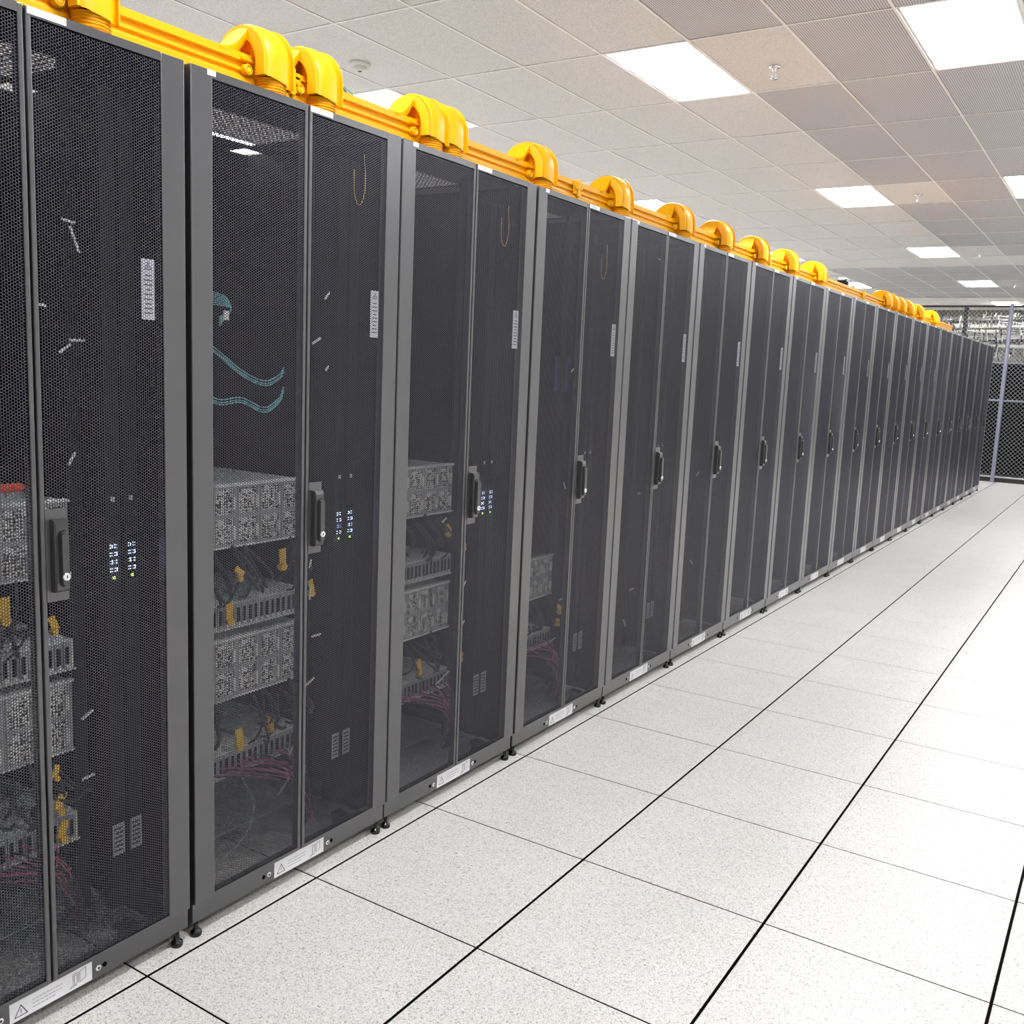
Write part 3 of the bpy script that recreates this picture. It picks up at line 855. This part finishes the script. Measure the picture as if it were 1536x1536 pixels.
# inner floor of the bend
Pi = arc_pts(RI+0.002, 14, 2.342)
q.add([(x, 0.0, z) for x, z in Pi]+[(x, FW, z) for x, z in Pi], strip_faces(0, 0, len(Pi)), 'yellow', True)
Pf = arc_pts(RI+0.003, 14, 2.342)
q.add([(x, 0.045, z) for x, z in Pf]+[(x, 0.048, z) for x, z in Pf], [tuple(range(len(Pf))), tuple(range(len(Pf), 2*len(Pf)))], 'yellow')
hood_me = q.mesh('hood')
q = MB()
NT, NA = 8, 10
vs = []
for it in range(NT+1):
    t = it/NT; s_ = 1-(1-t)**2.2
    for ia in range(NA+1):
        ang = math.radians(195-125*ia/NA)
        R = RO-0.002
        ax, az = CXE+R*math.cos(ang), CZE+R*math.sin(ang)
        rx = RX0+(RX1+0.012-RX0)*ia/NA
        vs.append((ax+(rx-ax)*t, 0.004-0.105*t, az+(2.395-az)*s_))
fs = [(i*(NA+1)+j, i*(NA+1)+j+1, (i+1)*(NA+1)+j+1, (i+1)*(NA+1)+j) for i in range(NT) for j in range(NA)]
q.add(vs, fs, 'yellow_m', True)
bandv = []
for it in range(NT+1):
    t = it/NT
    o_ = vs[it*(NA+1)+NA]
    for u in (0, 0.5, 1):
        k_ = 1-u
        bandv.append((o_[0]-0.012*(1-t)*k_+0.004*math.sin(PI*u), o_[1], o_[2]-(0.038*(1-t)+0.012*t)*k_))
q.add(bandv, [(i*3+j, i*3+j+1, (i+1)*3+j+1, (i+1)*3+j) for i in range(NT) for j in range(2)], 'yellow_m', True)
vs2 = []
for it in range(NT+1):      # thickness lip along the front edge of the flare
    p = vs[it*(NA+1)+NA]; vs2 += [p, (p[0]-0.001, p[1], p[2]-0.012)]
q.add(vs2, [(2*i, 2*i+1, 2*i+3, 2*i+2) for i in range(NT)], 'yellow_m')
flare_me = q.mesh('flare')
q = MB()
q.lathe((RX1+0.010, -0.012, 2.352), [(0.015, 0.0), (0.015, 0.014), (0.011, 0.018), (0.009, 0.014)], 'yellow', 18, 'x')
q.lathe((RX1+0.024, -0.012, 2.352), [(0.006, 0.0), (0.006, 0.002)], 'ytag', 10, 'x')
q.box((RX1-0.004, 0.020, 2.335), (RX1+0.024, 0.026, 2.43), 'yellow'); q.box((RX1-0.004, -0.03, 2.376), (RX1+0.020, 0.06, 2.382), 'yellow')
knob_me = q.mesh('clamp_knob')
q = MB()
prof = []
for i in range(7):
    z = 2.289+i*0.0075
    prof += [(0.040, z), (0.044, z+0.002), (0.044, z+0.004), (0.040, z+0.006)]
vs = []; n3 = 24
for r_, z in prof:
    for j in range(n3):
        th = 2*PI*j/n3; vs.append((-0.114+0.88*r_*math.cos(th), 0.056+1.0*r_*math.sin(th), z))
q.add(vs, [(i*n3+j, i*n3+(j+1) % n3, (i+1)*n3+(j+1) % n3, (i+1)*n3+j) for i in range(len(prof)-1) for j in range(n3)], 'yellow')
rib_me = q.mesh('ribbed_tube')
FITS = [(-0.085, 1), (0.455, 1), (0.648, 1), (1.165, 0), (1.272, 1), (1.885, 0), (2.575, 0), (3.30, 0), (3.89, 0), (4.52, 0), (5.15, 0), (5.85, 0),
        (8.13, 0), (8.45, 0), (8.78, 0), (9.20, 0), (9.75, 0), (10.6, 0)]
for i, (yy, fl) in enumerate(FITS):
    lab = '%s yellow drop elbow on the raceway counted from the near end' % ORD[i]
    if i == 0: lab = 'yellow drop elbow cut off by the top edge above the nearest rack'
    if i == 1: lab = 'large yellow drop elbow above the left door of the second rack'
    if i == 2: lab = 'yellow drop elbow just right of the largest one, above the second rack door gap'
    if i == 17: lab = 'farthest yellow drop elbow near the end of the raceway'
    t = empty('drop_elbow', (0, yy, 0), lab, 'cable elbow', 'yellow drop elbows on the raceway')
    for nm, me in (('side_wall', side_me), ('hood', hood_me), ('clamp_knob', knob_me), ('ribbed_tube', rib_me)): link(nm, me, t)
    link('flare', flare_me, t)
# teal fibres above the elbows, coloured leads between elbows four and five
q = MB()
q.tube(smooth([(-0.22, 0.56, 2.40), (-0.22, 0.60, 2.47), (-0.22, 0.656, 2.490), (-0.22, 0.71, 2.491), (-0.22, 0.76, 2.486), (-0.22, 0.80, 2.43)]), 0.0022, 'teal', 6)
q.tube(smooth([(-0.23, 0.56, 2.40), (-0.23, 0.60, 2.465), (-0.23, 0.66, 2.482), (-0.23, 0.71, 2.484), (-0.23, 0.76, 2.480), (-0.23, 0.80, 2.43)]), 0.0022, 'teal', 6)
o = q.build('teal_fibres'); o['label'] = 'teal fibre cables bridging the two nearest full elbows'; o['category'] = 'cables'
q = MB()
q.tube(smooth([(-0.22, 0.80, 2.43), (-0.22, 0.86, 2.452), (-0.22, 0.905, 2.440), (-0.22, 0.955, 2.425), (-0.22, 1.00, 2.37)]), 0.0024, 'teal', 6)
q.tube(smooth([(-0.21, 0.80, 2.43), (-0.21, 0.86, 2.440), (-0.21, 0.90, 2.428), (-0.22, 0.95, 2.405), (-0.22, 0.99, 2.36)]), 0.002, 'cableb', 6)
o = q.build('teal_fibres'); o['label'] = 'teal fibre cables dipping into the raceway right of the third elbow'; o['category'] = 'cables'
q = MB()
for j, key in enumerate(('pink', 'cableb', 'red', 'cableb', 'wtag', 'pink')):
    y_ = 1.266+0.0
    q.tube(smooth([(-0.20, 1.268, 2.42), (-0.13, 1.267+0.0004*j, 2.435-0.004*j), (-0.098+0.003*j, 1.2675, 2.41-0.003*j), (-0.088-0.004*j, 1.2675, 2.37), (-0.090-0.004*j, 1.2675, 2.33)]), 0.0024, key, 6)
o = q.build('coloured_leads'); o['label'] = 'pink and black leads curving down between the fourth and fifth elbows'; o['category'] = 'cables'
# small black device clipped on the raceway
t = empty('clip_device', (-0.19, 6.85, 2.392), 'small black device with a white cap and loose wires on the raceway', 'device')
t.scale = (0.75, 0.75, 0.75)
q = MB(); q.bbox((-0.05, -0.07, 0.0), (0.05, 0.07, 0.075), 'blackg', 0.012, 3); q.lathe((0.05, -0.03, 0.03), [(0.022, 0), (0.020, 0.012)], 'black', 14, 'x'); q.build('device_body', t)
q = MB(); q.bbox((-0.045, -0.06, 0.07), (0.045, 0.05, 0.092), 'white', 0.008, 2); q.build('cap', t)
for a, key in ((0.0, 'cableb'), (0.02, 'wtag'), (0.035, 'cableb')):
    q = MB(); q.tube(smooth([(0.02, 0.06, 0.04), (0.03, 0.16+a, 0.075-a), (0.03, 0.32+a, 0.045-a), (0.035, 0.5+a*3, -0.01)]), 0.005, key, 6); q.build('wire', t)

# ------------------------------------------------------------ chain-link fence
FY = 17.45
fence = empty('chain_link_fence', (0, FY, 0), 'tall galvanised chain-link fence closing off the end of the aisle', 'fence')
FXA, FXB, FZA, FZB = -5.0, 5.3, 0.09, 3.05
q = MB(); s_ = 0.072; t_ = 0.0022
x = FXA-(FZB-FZA)
while x < FXB:
    for sg in (1, -1):
        a0 = max(x, FXA); a1 = min(x+(FZB-FZA), FXB)
        if a1 - a0 > 0.02:
            if sg == 1: pa, pb = (a0, 0.002, FZA+(a0-x)), (a1, 0.002, FZA+(a1-x))
            else: pa, pb = (a0, -0.002, FZB-(a0-x)), (a1, -0.002, FZB-(a1-x))
            q.tube([pa, pb], t_, 'wire', 3, False)
    x += s_
q.build('chain_link_mesh', fence, kind='stuff')
for px in (-4.86, -2.46, -0.06, 2.34, 4.74):
    q = MB(); q.lathe((0, 0, 0), [(0.033, 0.0), (0.033, 3.09), (0.03, 3.10)], 'post', 14); q.lathe((0,0,0), [(0.05, 0), (0.05, 0.012)], 'post', 14)
    q.build('fence_post', fence, (px, -0.02, 0))
for z, r_, key in ((0.09, 0.012, 'wire'), (1.435, 0.017, 'post'), (2.088, 0.012, 'post'), (3.06, 0.018, 'rail_d')):
    q = MB(); q.tube([(FXA, 0.012, z), (FXB, 0.012, z)], r_, key, 8); q.build('fence_rail', fence)
q = MB(); q.box((FXA, 0.02, 0.0), (FXB, 0.045, 0.075), 'rail_d'); q.build('kick_board', fence)

# cabinets beyond the fence
q = MB(); q.bbox((0.004, 0, 0.02), (0.596, 0.9, 2.12), 'dark', 0.006); fb_me = q.mesh('cabinet_body')
q = MB(); q.box((0.02, -0.02, 0.06), (0.58, 0.0, 2.08), 'gap')
for j in range(16): q.box((0.05, -0.024, 0.15+j*0.12), (0.55, -0.02, 0.16+j*0.12), 'dark')
fd_me = q.mesh('cabinet_door')
for i in range(12):
    t = empty('fenced_cabinet', (-3.2+0.6*i, 18.9, 0), 'dark closed cabinet behind the chain-link fence, %s of the row from the left' % ORD[i], 'cabinet', 'dark cabinets behind the fence')
    link('cabinet_body', fb_me, t); link('cabinet_door', fd_me, t)
# cable ladders above them
rk = random.Random(5)
for i, (y, z) in enumerate(((18.5, 2.40), (19.0, 2.58), (19.8, 2.74), (20.8, 2.90), (22.4, 3.06), (24.4, 3.22))):
    t = empty('cable_ladder', (0, y, z), 'suspended cable ladder full of pale cables beyond the fence, %s one back' % ORD[i], 'cable ladder', 'cable ladders beyond the fence')
    q = MB(); q.box((-5, 0, 0), (4.5, 0.02, 0.05), 'ladder'); q.build('side_rail', t); q = MB(); q.box((-5, 0.36, 0), (4.5, 0.38, 0.05), 'ladder'); q.build('side_rail', t)
    q = MB()
    xx = -5
    while xx < 4.5: q.box((xx, 0.02, 0.01), (xx+0.025, 0.36, 0.03), 'ladder'); xx += 0.28
    q.build('rungs', t, kind='stuff')
    q = MB(); xx = -3.6
    while xx < 2.4:
        l = rk.uniform(0.08, 0.42); h = rk.uniform(-0.05, 0.28); yy = rk.uniform(-0.06, 0.36)
        q.tube([(xx, yy, h), (xx+rk.uniform(-0.03, 0.03), yy+0.02, h-l*0.5), (xx+rk.uniform(-0.05, 0.05), yy, h-l)], rk.uniform(0.006, 0.016), rk.choice(('wtag', 'oldcable', 'oldcable', 'oldcable', 'cableb', 'cableb', 'oldcable', 'steel_d')), 4)
        xx += rk.uniform(0.008, 0.035)
    for j in range(60):
        x0 = rk.uniform(-4, 2); l = rk.uniform(0.3, 1.6); z0 = rk.uniform(0.03, 0.16); yy = rk.uniform(0, 0.36)
        q.tube(arc((x0, yy, z0), (x0+l, yy+rk.uniform(-0.05, 0.05), z0+rk.uniform(-0.06, 0.06)), rk.uniform(-0.03, 0.06), 5), rk.uniform(0.006, 0.014), rk.choice(('wtag', 'oldcable', 'cableb', 'oldcable', 'steel_d')), 5)
    q.build('cable_runs', t, kind='stuff')
    q = MB()
    for xx in (-4.9, 1.9, 4.3): q.tube([(xx, 0.19, 0.0), (xx, 0.19, ZC-z)], 0.008, 'ladder', 6)
    q.build('hanger_rods', t, kind='stuff')
q = MB(); q.box((-0.035, -0.035, 0.0), (0.035, 0.035, 3.05), 'rail_d'); q.box((-0.08, -0.08, 0.0), (0.08, 0.08, 0.012), 'rail_d')
o = q.build('support_column', loc=(-0.80, 17.62, 0)); o['label'] = 'thin dark support column beyond the fence, left of the pale post'; o['category'] = 'column'
